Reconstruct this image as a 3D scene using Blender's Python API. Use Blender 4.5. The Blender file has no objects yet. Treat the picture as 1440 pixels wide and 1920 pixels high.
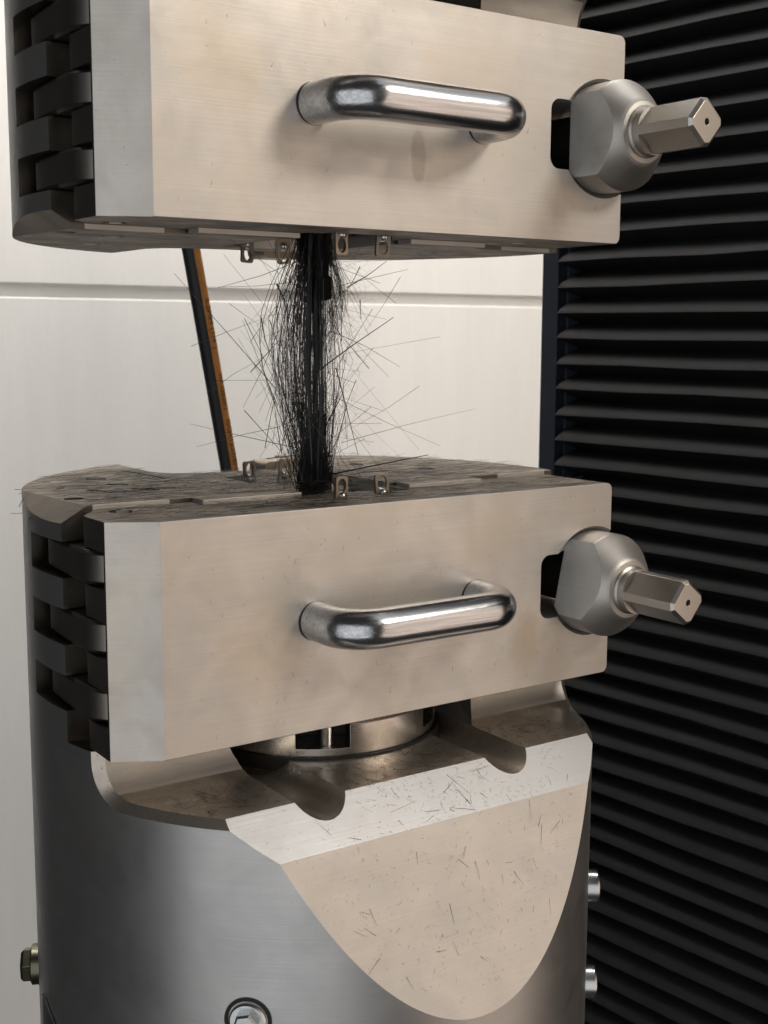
import bpy, bmesh, math, random
from mathutils import Vector, Matrix

# ------------------------------------------------------------------ camera, world, lights, exposure
scene = bpy.context.scene
col = scene.collection
R = math.radians

cam_data = bpy.data.cameras.new("camera")
cam = bpy.data.objects.new("camera", cam_data)
col.objects.link(cam)
scene.camera = cam
cam_data.sensor_fit = 'HORIZONTAL'
cam_data.sensor_width = 36.0
cam_data.lens = 59.45
cam_data.clip_start = 0.01
cam_data.clip_end = 50.0
YAW, PITCH, ROLL = 0.6049, 0.1410, 0.0047
fwd = Vector((math.sin(YAW) * math.cos(PITCH), math.cos(YAW) * math.cos(PITCH), -math.sin(PITCH)))
rgt = Vector((math.cos(YAW), -math.sin(YAW), 0.0))
upv = rgt.cross(fwd)
r2 = rgt * math.cos(ROLL) + upv * math.sin(ROLL)
u2 = upv * math.cos(ROLL) - rgt * math.sin(ROLL)
mw = Matrix((r2, u2, -fwd)).transposed().to_4x4()
mw.translation = Vector((-0.2365, -0.5181, 0.0846))
cam.matrix_world = mw
cam_data.dof.use_dof = True
cam_data.dof.focus_distance = 0.66
cam_data.dof.aperture_fstop = 26.0

world = bpy.data.worlds.new("World")
scene.world = world
world.use_nodes = True
bg = world.node_tree.nodes["Background"]
bg.inputs[0].default_value = (0.95, 0.93, 0.92, 1)
bg.inputs[1].default_value = 0.030


def area(name, loc, target, sx, sy, power, color, mottle=0.0, seed=0.0):
    d = bpy.data.lights.new(name, 'AREA')
    d.shape = 'RECTANGLE'
    d.size, d.size_y = sx, sy
    d.energy = power
    d.color = color
    if mottle:      # uneven like a lit hall or a window wall with frames, people and shelves in it
        d.use_nodes = True
        nt = d.node_tree
        em = nt.nodes['Emission']
        ge = nt.nodes.new('ShaderNodeNewGeometry')
        mp = nt.nodes.new('ShaderNodeMapping')
        mp.inputs['Location'].default_value = (seed, seed * 0.7, 0)
        mp.inputs['Scale'].default_value = (sx * 1.6, sy * 2.2, 1)
        no = nt.nodes.new('ShaderNodeTexNoise')
        no.inputs['Scale'].default_value = 1.3
        no.inputs['Detail'].default_value = 3
        cr = nt.nodes.new('ShaderNodeMapRange')
        cr.inputs['From Min'].default_value = 0.35
        cr.inputs['From Max'].default_value = 0.65
        cr.inputs['To Min'].default_value = 1 - mottle
        cr.inputs['To Max'].default_value = 1 + mottle
        nt.links.new(ge.outputs['Parametric'], mp.inputs['Vector'])
        nt.links.new(mp.outputs[0], no.inputs['Vector'])
        nt.links.new(no.outputs['Fac'], cr.inputs['Value'])
        nt.links.new(cr.outputs['Result'], em.inputs['Strength'])
    o = bpy.data.objects.new(name, d)
    col.objects.link(o)
    o.location = loc
    o.rotation_euler = (Vector(target) - Vector(loc)).to_track_quat('-Z', 'Y').to_euler()
    return o


area("warm_hall_light", (1.70, -2.10, -0.30), (0.1, 0.0, -0.05), 2.3, 2.9, 21.0, (1.0, 0.805, 0.655), 0.45, 5.3)
area("window_floor_light", (-1.60, -1.55, -0.25), (0.0, 0.0, -0.1), 3.1, 3.0, 23.0, (0.985, 0.99, 1.0), 0.15, 1.2)  # window, stretched down to stand in for light off the unseen floor
area("ceiling_panel_front", (1.10, -1.45, 1.30), (0.15, 0.0, 0.05), 0.50, 0.50, 16.0, (1.0, 0.91, 0.80))
area("ceiling_panel_over", (1.25, -0.35, 1.75), (0.13, 0.0, -0.1), 2.2, 1.5, 5.4, (0.97, 0.98, 1.0))
wall_fill = area("wall_fill_light", (0.45, 0.40, 1.50), (0.60, 0.92, 0.30), 1.6, 0.30, 19.0, (1.0, 0.955, 0.895))  # fill added to brighten the wall
wall_fill.data.spread = R(115)

vs = scene.view_settings
vs.view_transform = 'Standard'
vs.look = 'None'
vs.exposure = 0.0
vs.gamma = 1.0
vs.use_curve_mapping = False
scene.cycles.max_bounces = 8

rnd = random.Random(7)


# ------------------------------------------------------------------ materials
def new_mat(name):
    m = bpy.data.materials.new(name)
    m.use_nodes = True
    nt = m.node_tree
    return m, nt, nt.nodes["Principled BSDF"]


def N(nt, kind, **kw):
    n = nt.nodes.new(kind)
    for k, v in kw.items():
        setattr(n, k, v)
    return n


def tex_noise(nt, scale, detail=4, rough=0.55, vec_scale=None, coord='Object', distortion=0.0):
    tc = N(nt, 'ShaderNodeTexCoord')
    mp = N(nt, 'ShaderNodeMapping')
    if vec_scale:
        mp.inputs['Scale'].default_value = vec_scale
    nt.links.new(tc.outputs[coord], mp.inputs['Vector'])
    n = N(nt, 'ShaderNodeTexNoise')
    n.inputs['Scale'].default_value = scale
    n.inputs['Detail'].default_value = detail
    n.inputs['Roughness'].default_value = rough
    n.inputs['Distortion'].default_value = distortion
    nt.links.new(mp.outputs[0], n.inputs['Vector'])
    return n.outputs['Fac']


def ramp(nt, fac, stops):
    r = N(nt, 'ShaderNodeValToRGB')
    cr = r.color_ramp
    while len(cr.elements) < len(stops):
        cr.elements.new(0.5)
    for e, (p, c) in zip(cr.elements, stops):
        e.position = p
        e.color = (c, c, c, 1) if isinstance(c, (int, float)) else (*c, 1)
    nt.links.new(fac, r.inputs[0])
    return r.outputs[0]


def mix(nt, fac, a, b, mode='MIX'):
    m = N(nt, 'ShaderNodeMix', data_type='RGBA', blend_type=mode)
    for sock, v in ((m.inputs[0], fac), (m.inputs[6], a), (m.inputs[7], b)):
        if isinstance(v, (int, float)):
            sock.default_value = v
        elif isinstance(v, tuple):
            sock.default_value = (*v, 1)
        else:
            nt.links.new(v, sock)
    return m.outputs[2]


def N_half(nt, sock):
    h = N(nt, 'ShaderNodeMath', operation='MULTIPLY')
    h.inputs[1].default_value = 0.5
    nt.links.new(sock, h.inputs[0])
    return h.outputs[0]


def steel(name, base, rough=(0.36, 0.5), smudge=(0.62, 0.52, 0.38), smudge_amt=0.35, lines=(1.0, 1.0, 260.0),
          line_amt=0.25, specks=0.5, metallic=1.0, stains=()):
    m, nt, p = new_mat(name)
    p.inputs['Metallic'].default_value = metallic
    big = tex_noise(nt, 14.0, 5, 0.6)
    c = mix(nt, ramp(nt, big, [(0.45, 0.0), (0.75, smudge_amt)]), base, smudge)
    big2 = tex_noise(nt, 38.0, 4, 0.6, distortion=0.6)
    c = mix(nt, ramp(nt, big2, [(0.35, 0.18), (0.65, 0.0)]), c, tuple(x * 0.72 for x in base))
    sp = tex_noise(nt, 900.0, 2, 0.5)
    c = mix(nt, ramp(nt, sp, [(0.70, 0.0), (0.76, specks)]), c, (0.12, 0.09, 0.07))
    ln = tex_noise(nt, 10.0, 3, 0.6, vec_scale=lines)
    c = mix(nt, ramp(nt, ln, [(0.42, line_amt), (0.62, 0.0)]), c, tuple(x * 0.80 for x in base))
    for (sx_, sz_, rx_, rz_, colr, amt) in stains:
        tc = N(nt, 'ShaderNodeTexCoord')
        mp = N(nt, 'ShaderNodeMapping')
        mp.inputs['Location'].default_value = (-sx_ / rx_, 0, -sz_ / rz_)
        mp.inputs['Scale'].default_value = (1 / rx_, 0, 1 / rz_)
        nt.links.new(tc.outputs['Object'], mp.inputs['Vector'])
        ln2 = N(nt, 'ShaderNodeVectorMath', operation='LENGTH')
        nt.links.new(mp.outputs[0], ln2.inputs[0])
        wob = tex_noise(nt, 90.0, 4, 0.6)
        ad = N(nt, 'ShaderNodeMath', operation='ADD')
        nt.links.new(ln2.outputs['Value'], ad.inputs[0])
        nt.links.new(wob, ad.inputs[1])
        c = mix(nt, ramp(nt, N_half(nt, ad.outputs[0]), [(0.5 if rx_ > 0.01 else 0.66, amt), (0.80, 0.0)]), c, colr)
    nt.links.new(c, p.inputs['Base Color'])
    rr = ramp(nt, big2, [(0.3, rough[1]), (0.7, rough[0])])
    nt.links.new(rr, p.inputs['Roughness'])
    bmp = N(nt, 'ShaderNodeBump')
    bmp.inputs['Strength'].default_value = 0.10
    bmp.inputs['Distance'].default_value = 0.0004
    nt.links.new(ln, bmp.inputs['Height'])
    nt.links.new(bmp.outputs[0], p.inputs['Normal'])
    return m


M = {}
M['steel'] = steel('satin_steel', (0.68, 0.655, 0.62), rough=(0.42, 0.56), metallic=0.72)
M['steel_up'] = steel('satin_steel_oily', (0.68, 0.655, 0.62), rough=(0.42, 0.56), metallic=0.82, smudge_amt=0.5, lines=(1, 1, 150), line_amt=0.35, stains=(
    (0.1414, 0.1700, 0.0046, 0.0125, (0.36, 0.32, 0.28), 0.42),
    (0.0330, 0.2030, 0.0260, 0.0240, (0.66, 0.54, 0.37), 0.25), (0.2350, 0.1560, 0.0160, 0.0130, (0.52, 0.45, 0.36), 0.35),
    (0.1700, 0.2200, 0.0300, 0.0170, (0.58, 0.53, 0.46), 0.35)))
M['steel_low'] = steel('satin_steel_stained', (0.68, 0.655, 0.62), rough=(0.42, 0.56), metallic=0.82, smudge_amt=0.5, lines=(1, 1, 150), line_amt=0.35, stains=(
    (0.2180, -0.0850, 0.0140, 0.0200, (0.50, 0.40, 0.28), 0.45),
    (0.0500, -0.0650, 0.0300, 0.0300, (0.66, 0.54, 0.39), 0.25),
    (0.1900, -0.0250, 0.0250, 0.0160, (0.62, 0.52, 0.38), 0.25)))
M['steel_grey'] = steel('milled_grey_steel', (0.66, 0.66, 0.665), rough=(0.40, 0.48), smudge_amt=0.1, line_amt=0.2, specks=0.3)
M['shaded'] = steel('shaded_steel', (0.22, 0.195, 0.17), rough=(0.26, 0.4), smudge_amt=0.1, line_amt=0.1, specks=0.3)  # dark colour stands for the shade on the hinge nose and slots
M['body'] = steel('turned_steel', (0.60, 0.595, 0.59), rough=(0.36, 0.43), smudge_amt=0.12, line_amt=0.3, specks=0.35)
M['nut'] = steel('nut_steel', (0.54, 0.52, 0.49), rough=(0.44, 0.56), smudge=(0.30, 0.28, 0.26), smudge_amt=0.5,
                 lines=(60, 1, 60), line_amt=0.12, specks=0.25)
M['nut_flat'] = steel('scuffed_nut_steel', (0.72, 0.71, 0.68), rough=(0.50, 0.68), smudge=(0.26, 0.25, 0.24), smudge_amt=0.8,
                      lines=(60, 1, 60), line_amt=0.3, specks=0.2, metallic=0.4)
M['bar'] = steel('milled_steel', (0.56, 0.53, 0.49), rough=(0.30, 0.42), smudge_amt=0.1, lines=(200, 6, 200),
                 line_amt=0.25, specks=0.2)
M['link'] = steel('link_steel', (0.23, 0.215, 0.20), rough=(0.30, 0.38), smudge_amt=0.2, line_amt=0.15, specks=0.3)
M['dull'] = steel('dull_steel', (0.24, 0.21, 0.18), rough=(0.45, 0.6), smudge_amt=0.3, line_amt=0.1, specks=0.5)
M['piston'] = steel('piston_steel', (0.62, 0.60, 0.57), rough=(0.20, 0.34), smudge=(0.24, 0.15, 0.09), smudge_amt=0.55,
                    lines=(1, 1, 160), line_amt=0.3, specks=0.5)
M['tab'] = steel('tab_steel', (0.42, 0.36, 0.29), rough=(0.38, 0.5), smudge=(0.10, 0.08, 0.06), smudge_amt=0.6, line_amt=0.1)
M['zinc'] = steel('zinc_steel', (0.66, 0.68, 0.68), rough=(0.22, 0.36), smudge=(0.4, 0.38, 0.3), smudge_amt=0.3, line_amt=0.1)
M['olive'] = steel('yellow_zinc', (0.17, 0.17, 0.12), rough=(0.25, 0.4), smudge_amt=0.2, line_amt=0.1)


def mat_grime():
    m, nt, p = new_mat('grimy_steel')
    a = tex_noise(nt, 26.0, 6, 0.65, vec_scale=(1, 1.6, 1))
    c = ramp(nt, a, [(0.30, (0.12, 0.10, 0.082)), (0.50, (0.30, 0.255, 0.205)), (0.72, (0.56, 0.48, 0.39))])
    s = tex_noise(nt, 30.0, 5, 0.7, vec_scale=(1.0, 14.0, 1.0))
    c = mix(nt, ramp(nt, s, [(0.40, 0.8), (0.56, 0.0)]), c, (0.06, 0.05, 0.045))
    nt.links.new(c, p.inputs['Base Color'])
    p.inputs['Metallic'].default_value = 0.55
    nt.links.new(ramp(nt, s, [(0.3, 0.75), (0.7, 0.48)]), p.inputs['Roughness'])
    b = N(nt, 'ShaderNodeBump')
    b.inputs['Strength'].default_value = 0.35
    b.inputs['Distance'].default_value = 0.0006
    nt.links.new(s, b.inputs['Height'])
    nt.links.new(b.outputs[0], p.inputs['Normal'])
    return m


M['grime'] = mat_grime()


def mat_ledge():
    m, nt, p = new_mat('dusty_steel')
    a = tex_noise(nt, 40.0, 6, 0.65)
    c = ramp(nt, a, [(0.30, (0.41, 0.36, 0.305)), (0.55, (0.61, 0.55, 0.48)), (0.8, (0.71, 0.66, 0.59))])
    sp = tex_noise(nt, 700.0, 2, 0.5)
    c = mix(nt, ramp(nt, sp, [(0.66, 0.0), (0.74, 0.6)]), c, (0.08, 0.055, 0.035))
    nt.links.new(c, p.inputs['Base Color'])
    p.inputs['Metallic'].default_value = 0.9
    nt.links.new(ramp(nt, a, [(0.3, 0.38), (0.7, 0.24)]), p.inputs['Roughness'])
    return m


M['ledge'] = mat_ledge()


def mat_chrome():
    m, nt, p = new_mat('brushed_chrome')
    p.inputs['Metallic'].default_value = 1.0
    s = tex_noise(nt, 12.0, 4, 0.6, vec_scale=(1.5, 55.0, 55.0))
    nt.links.new(ramp(nt, s, [(0.35, (0.46, 0.47, 0.49)), (0.65, (0.64, 0.65, 0.67))]), p.inputs['Base Color'])
    nt.links.new(ramp(nt, s, [(0.3, 0.28), (0.7, 0.15)]), p.inputs['Roughness'])
    b = N(nt, 'ShaderNodeBump')
    b.inputs['Strength'].default_value = 0.25
    b.inputs['Distance'].default_value = 0.0003
    nt.links.new(s, b.inputs['Height'])
    nt.links.new(b.outputs[0], p.inputs['Normal'])
    return m


M['chrome'] = mat_chrome()


def plain(name, colr, rough, metallic=0.0, var=0.15, scale=60.0):
    m, nt, p = new_mat(name)
    n = tex_noise(nt, scale, 4, 0.6)
    c = ramp(nt, n, [(0.3, tuple(x * (1 - var) for x in colr)), (0.7, tuple(min(1, x * (1 + var)) for x in colr))])
    nt.links.new(c, p.inputs['Base Color'])
    p.inputs['Roughness'].default_value = rough
    p.inputs['Metallic'].default_value = metallic
    return m


M['fibre'] = plain('carbon_fibre', (0.006, 0.006, 0.0065), 0.36, 0.0, 0.5, 300)
M['fibre'].node_tree.nodes['Principled BSDF'].inputs['Specular IOR Level'].default_value = 0.6
M['fibre_pale'] = plain('grey_fibre', (0.16, 0.15, 0.15), 0.4, 0.0, 0.4, 300)
M['wall'] = None
M['rubber'] = plain('black_rubber', (0.014, 0.015, 0.017), 0.5, 0.0, 0.25)
M['orange'] = plain('orange_stripe', (0.38, 0.16, 0.035), 0.5, 0.0, 0.25, 90)
M['ink'] = plain('black_ink', (0.03, 0.02, 0.012), 0.6)
M['bellows'] = plain('bellows_fabric', (0.0075, 0.0085, 0.0108), 0.52, 0.0, 0.3, 25)
M['bellows'].node_tree.nodes['Principled BSDF'].inputs['Specular IOR Level'].default_value = 0.38
M['frame'] = plain('navy_frame_paint', (0.022, 0.028, 0.045), 0.4, 0.0, 0.1)
M['plate'] = plain('dark_nameplate', (0.045, 0.045, 0.055), 0.35, 0.3)
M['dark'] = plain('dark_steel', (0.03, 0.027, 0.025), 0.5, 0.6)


def mat_wall():
    m, nt, p = new_mat('white_wall_paint')
    a = tex_noise(nt, 5.0, 5, 0.6, vec_scale=(6.0, 1.0, 0.8))
    b = tex_noise(nt, 140.0, 3, 0.6, vec_scale=(1.0, 1.0, 0.35))
    c = ramp(nt, a, [(0.3, (0.78, 0.77, 0.75)), (0.7, (0.83, 0.82, 0.80))])
    c = mix(nt, ramp(nt, b, [(0.55, 0.0), (0.8, 0.14)]), c, (0.60, 0.585, 0.56))
    nt.links.new(c, p.inputs['Base Color'])
    p.inputs['Roughness'].default_value = 0.55
    bm_ = N(nt, 'ShaderNodeBump')
    bm_.inputs['Strength'].default_value = 0.15
    bm_.inputs['Distance'].default_value = 0.002
    nt.links.new(b, bm_.inputs['Height'])
    nt.links.new(bm_.outputs[0], p.inputs['Normal'])
    return m


M['wall'] = mat_wall()


# ------------------------------------------------------------------ mesh helpers
def mesh_from(bm, name='m'):
    bmesh.ops.recalc_face_normals(bm, faces=bm.faces)
    me = bpy.data.meshes.new(name)
    bm.to_mesh(me)
    bm.free()
    return me


def prism(pts, axis, lo, hi):
    """polygon extruded along an axis; pts are the two other coordinates in xyz order"""
    bm = bmesh.new()
    def P(a, b, c):
        return {'x': (c, a, b), 'y': (a, c, b), 'z': (a, b, c)}[axis]
    v0 = [bm.verts.new(P(a, b, lo)) for a, b in pts]
    v1 = [bm.verts.new(P(a, b, hi)) for a, b in pts]
    n = len(pts)
    bm.faces.new(v0)
    bm.faces.new(v1)
    for i in range(n):
        bm.faces.new((v0[i], v0[(i + 1) % n], v1[(i + 1) % n], v1[i]))
    bmesh.ops.recalc_face_normals(bm, faces=bm.faces)
    return bm


def box(x0, x1, y0, y1, z0, z1):
    return prism([(x0, y0), (x1, y0), (x1, y1), (x0, y1)], 'z', z0, z1)


def circ(cx, cy, r, n=48, a0=0.0, a1=2 * math.pi, closed=True):
    m = n if closed else n + 1
    return [(cx + r * math.cos(a0 + (a1 - a0) * i / n), cy + r * math.sin(a0 + (a1 - a0) * i / n)) for i in range(m)]


def boolean(bm_a, cutters, op='DIFFERENCE'):
    a = bpy.data.objects.new('tmp_a', mesh_from(bm_a))
    col.objects.link(a)
    tmp = [a]
    for c in cutters:
        o = bpy.data.objects.new('tmp_c', mesh_from(c))
        col.objects.link(o)
        tmp.append(o)
        md = a.modifiers.new('b', 'BOOLEAN')
        md.operation = op
        md.solver = 'EXACT'
        md.object = o
    dg = bpy.context.evaluated_depsgraph_get()
    dg.update()
    me = bpy.data.meshes.new_from_object(a.evaluated_get(dg))
    bm = bmesh.new()
    bm.from_mesh(me)
    bpy.data.meshes.remove(me)
    for o in tmp:
        d = o.data
        bpy.data.objects.remove(o)
        bpy.data.meshes.remove(d)
    bmesh.ops.remove_doubles(bm, verts=bm.verts, dist=1e-6)
    bmesh.ops.dissolve_limit(bm, angle_limit=R(0.4), verts=bm.verts, edges=bm.edges)
    return bm


def revolve(profile, n=64, axis='y', center=(0, 0, 0)):
    """profile: list of (r, t) along the axis; r=0 closes"""
    bm = bmesh.new()
    rings = []
    for r, t in profile:
        ring = []
        for i in range(n):
            a = 2 * math.pi * i / n
            c, s = r * math.cos(a), r * math.sin(a)
            p = {'y': (c, t, s), 'z': (c, s, t), 'x': (t, c, s)}[axis]
            ring.append(bm.verts.new(Vector(p) + Vector(center)))
        rings.append(ring)
    for a, b in zip(rings, rings[1:]):
        for i in range(n):
            bm.faces.new((a[i], a[(i + 1) % n], b[(i + 1) % n], b[i]))
    bm.faces.new(rings[0])
    bm.faces.new(rings[-1])
    bmesh.ops.recalc_face_normals(bm, faces=bm.faces)
    return bm


def bevel_sel(bm, pick, off, seg=1):
    es = [e for e in bm.edges if pick(e)]
    if es:
        bmesh.ops.bevel(bm, geom=es, offset=off, segments=seg, affect='EDGES', profile=0.5, clamp_overlap=True)
    return bm


def sweep(path, rad, n=20, closed_ends=True):
    """tube along a polyline of Vectors, rad number or list"""
    bm = bmesh.new()
    rings = []
    prev = None
    for i, p in enumerate(path):
        t = (path[min(i + 1, len(path) - 1)] - path[max(i - 1, 0)]).normalized()
        if prev is None:
            a = t.orthogonal().normalized()
        else:
            a = (prev - t * prev.dot(t)).normalized()
        prev = a
        b = t.cross(a)
        r = rad[i] if isinstance(rad, (list, tuple)) else rad
        rings.append([bm.verts.new(p + (a * math.cos(2 * math.pi * k / n) + b * math.sin(2 * math.pi * k / n)) * r) for k in range(n)])
    for u, v in zip(rings, rings[1:]):
        for k in range(n):
            bm.faces.new((u[k], u[(k + 1) % n], v[(k + 1) % n], v[k]))
    if closed_ends:
        bm.faces.new(rings[0])
        bm.faces.new(rings[-1])
    bmesh.ops.recalc_face_normals(bm, faces=bm.faces)
    return bm


MIR = 0.1335            # upper grip is the lower one mirrored: z -> MIR - z


def obj(name, bm, mats, parent=None, upper=False, smooth=30, facemat=None, kind=None, bevel=None):
    if facemat:
        bm.normal_update()
        for f in bm.faces:
            f.material_index = facemat(f)
    if upper:
        for v in bm.verts:
            v.co.z = MIR - v.co.z
        bmesh.ops.reverse_faces(bm, faces=bm.faces)
    me = bpy.data.meshes.new(name)
    bm.to_mesh(me)
    bm.free()
    for m in (mats if isinstance(mats, (list, tuple)) else [mats]):
        me.materials.append(m)
    if smooth:
        me.polygons.foreach_set('use_smooth', [True] * len(me.polygons))
        me.set_sharp_from_angle(angle=R(smooth))
    o = bpy.data.objects.new(name, me)
    col.objects.link(o)
    if parent is not None:
        o.parent = parent
        p, off = parent, Vector((0, 0, 0))
        while p is not None:
            off += p.location
            p = p.parent
        o.location = -off
    if kind:
        o['kind'] = kind
    if bevel:
        md = o.modifiers.new('edge_round', 'BEVEL')
        md.width = bevel
        md.segments = 2
        md.limit_method = 'ANGLE'
        md.angle_limit = R(15 if name == "body" else 22)
        md.harden_normals = True
        md.use_clamp_overlap = True
    return o


def thing(name, loc, label, cat, group=None):
    o = bpy.data.objects.new(name, None)
    o.empty_display_size = 0.05
    o.location = loc
    col.objects.link(o)
    o['label'], o['category'] = label, cat
    if group:
        o['group'] = group
    return o


# ------------------------------------------------------------------ setting: wall
wall = bpy.data.objects.new('wall', None)
wall.location = (0.4, 0.9, -1.0)
wall['kind'] = 'structure'
col.objects.link(wall)
WX0, WX1 = -0.06, 1.9
for z0, z1 in ((-1.0, 0.1215), (0.1365, 1.2)):
    b = box(WX0, WX1, 0.9, 0.93, z0, z1)
    bevel_sel(b, lambda e: all(v.co.y < 0.901 for v in e.verts) and abs(e.verts[0].co.z - e.verts[1].co.z) < 1e-6, 0.0014, 2)
    obj('panel', b, M['wall'], wall, smooth=0)
obj('joint_strip', box(WX0, WX1, 0.908, 0.925, 0.118, 0.140), M['wall'], wall)

# ------------------------------------------------------------------ setting: bellows column
bel = thing('bellows_cover', (0.50, 0.06, -0.80), 'black pleated bellows cover of the machine column with navy edge frame', 'bellows')
ang = R(5.7)
bx, by = Vector((-math.sin(ang), math.cos(ang), 0)), Vector((math.cos(ang), math.sin(ang), 0))
BO = Vector((0.462, 0.25, 0))
PITCHB, DEP = 0.0202, 0.0135
LB, WB = 0.55, 0.30


def bpt(l, w, z):
    return BO - bx * l + by * w + Vector((0, 0, z))


for i in range(-35, 21):
    z0 = i * PITCHB + 0.012
    bm = bmesh.new()
    rr_ = random.Random(i + 100)
    wob = [rr_.uniform(-0.0008, 0.0008) + 0.0006 * math.sin(q * 0.8 + i) for q in range(9)]
    # rows: (offset, dz) from valley over the rounded ridge to the next valley
    rows = [(DEP, 0.0), (0.0010, 0.33), (0.0, 0.36), (0.0004, 0.40), (0.0024, 0.55), (0.0056, 0.72), (0.0096, 0.88), (0.0120, 0.95), (DEP, 1.0)]
    grid = []
    for off, dz in rows:
        loop = []
        for s in range(9):
            t = s / 8
            l = off + (LB - 2 * off) * t
            loop.append(bm.verts.new(bpt(l, off, z0 + dz * PITCHB + wob[s] * (1 - off / DEP))))
        # the far return round the corner
        loop.insert(0, bm.verts.new(bpt(off, WB, z0 + dz * PITCHB)))
        grid.append(loop)
    for a, b in zip(grid, grid[1:]):
        for k in range(len(a) - 1):
            bm.faces.new((a[k], a[k + 1], b[k + 1], b[k]))
    bmesh.ops.recalc_face_normals(bm, faces=bm.faces)
    obj('fold', bm, M['bellows'], bel, smooth=50)
fb = prism([(-0.016, 0.015), (-0.016, 0.012), (-0.0005, 0.012), (-0.0005, 0.0), (0.0165, 0.0), (0.0165, 0.03), (-0.016, 0.03)], 'z', -0.8, 0.5)
for v in fb.verts:
    v.co = bpt(-v.co.x - 0.002, v.co.y + 0.002, v.co.z)
bmesh.ops.recalc_face_normals(fb, faces=fb.faces)
obj('edge_frame', fb, M['frame'], bel, bevel=0.001)
core = prism([(0.0, 0.0), (LB - 0.06, 0.0), (LB - 0.06, WB), (0.0, WB)], 'z', -0.8, 0.5)
for v in core.verts:
    v.co = bpt(v.co.x + 0.022, v.co.y + 0.022, v.co.z)
bmesh.ops.recalc_face_normals(core, faces=core.faces)
obj('inner_column', core, M['dark'], bel)

# ------------------------------------------------------------------ grips
CX, CY, RB = 0.1285, 0.078, 0.156
H = 0.111
ZM = -H / 2
LEDGE = -0.134
RIS = 0.0315
SLOTS = [ZM + d for d in (0.0325, 0.0, -0.0325)]
SH = 0.0088


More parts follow.
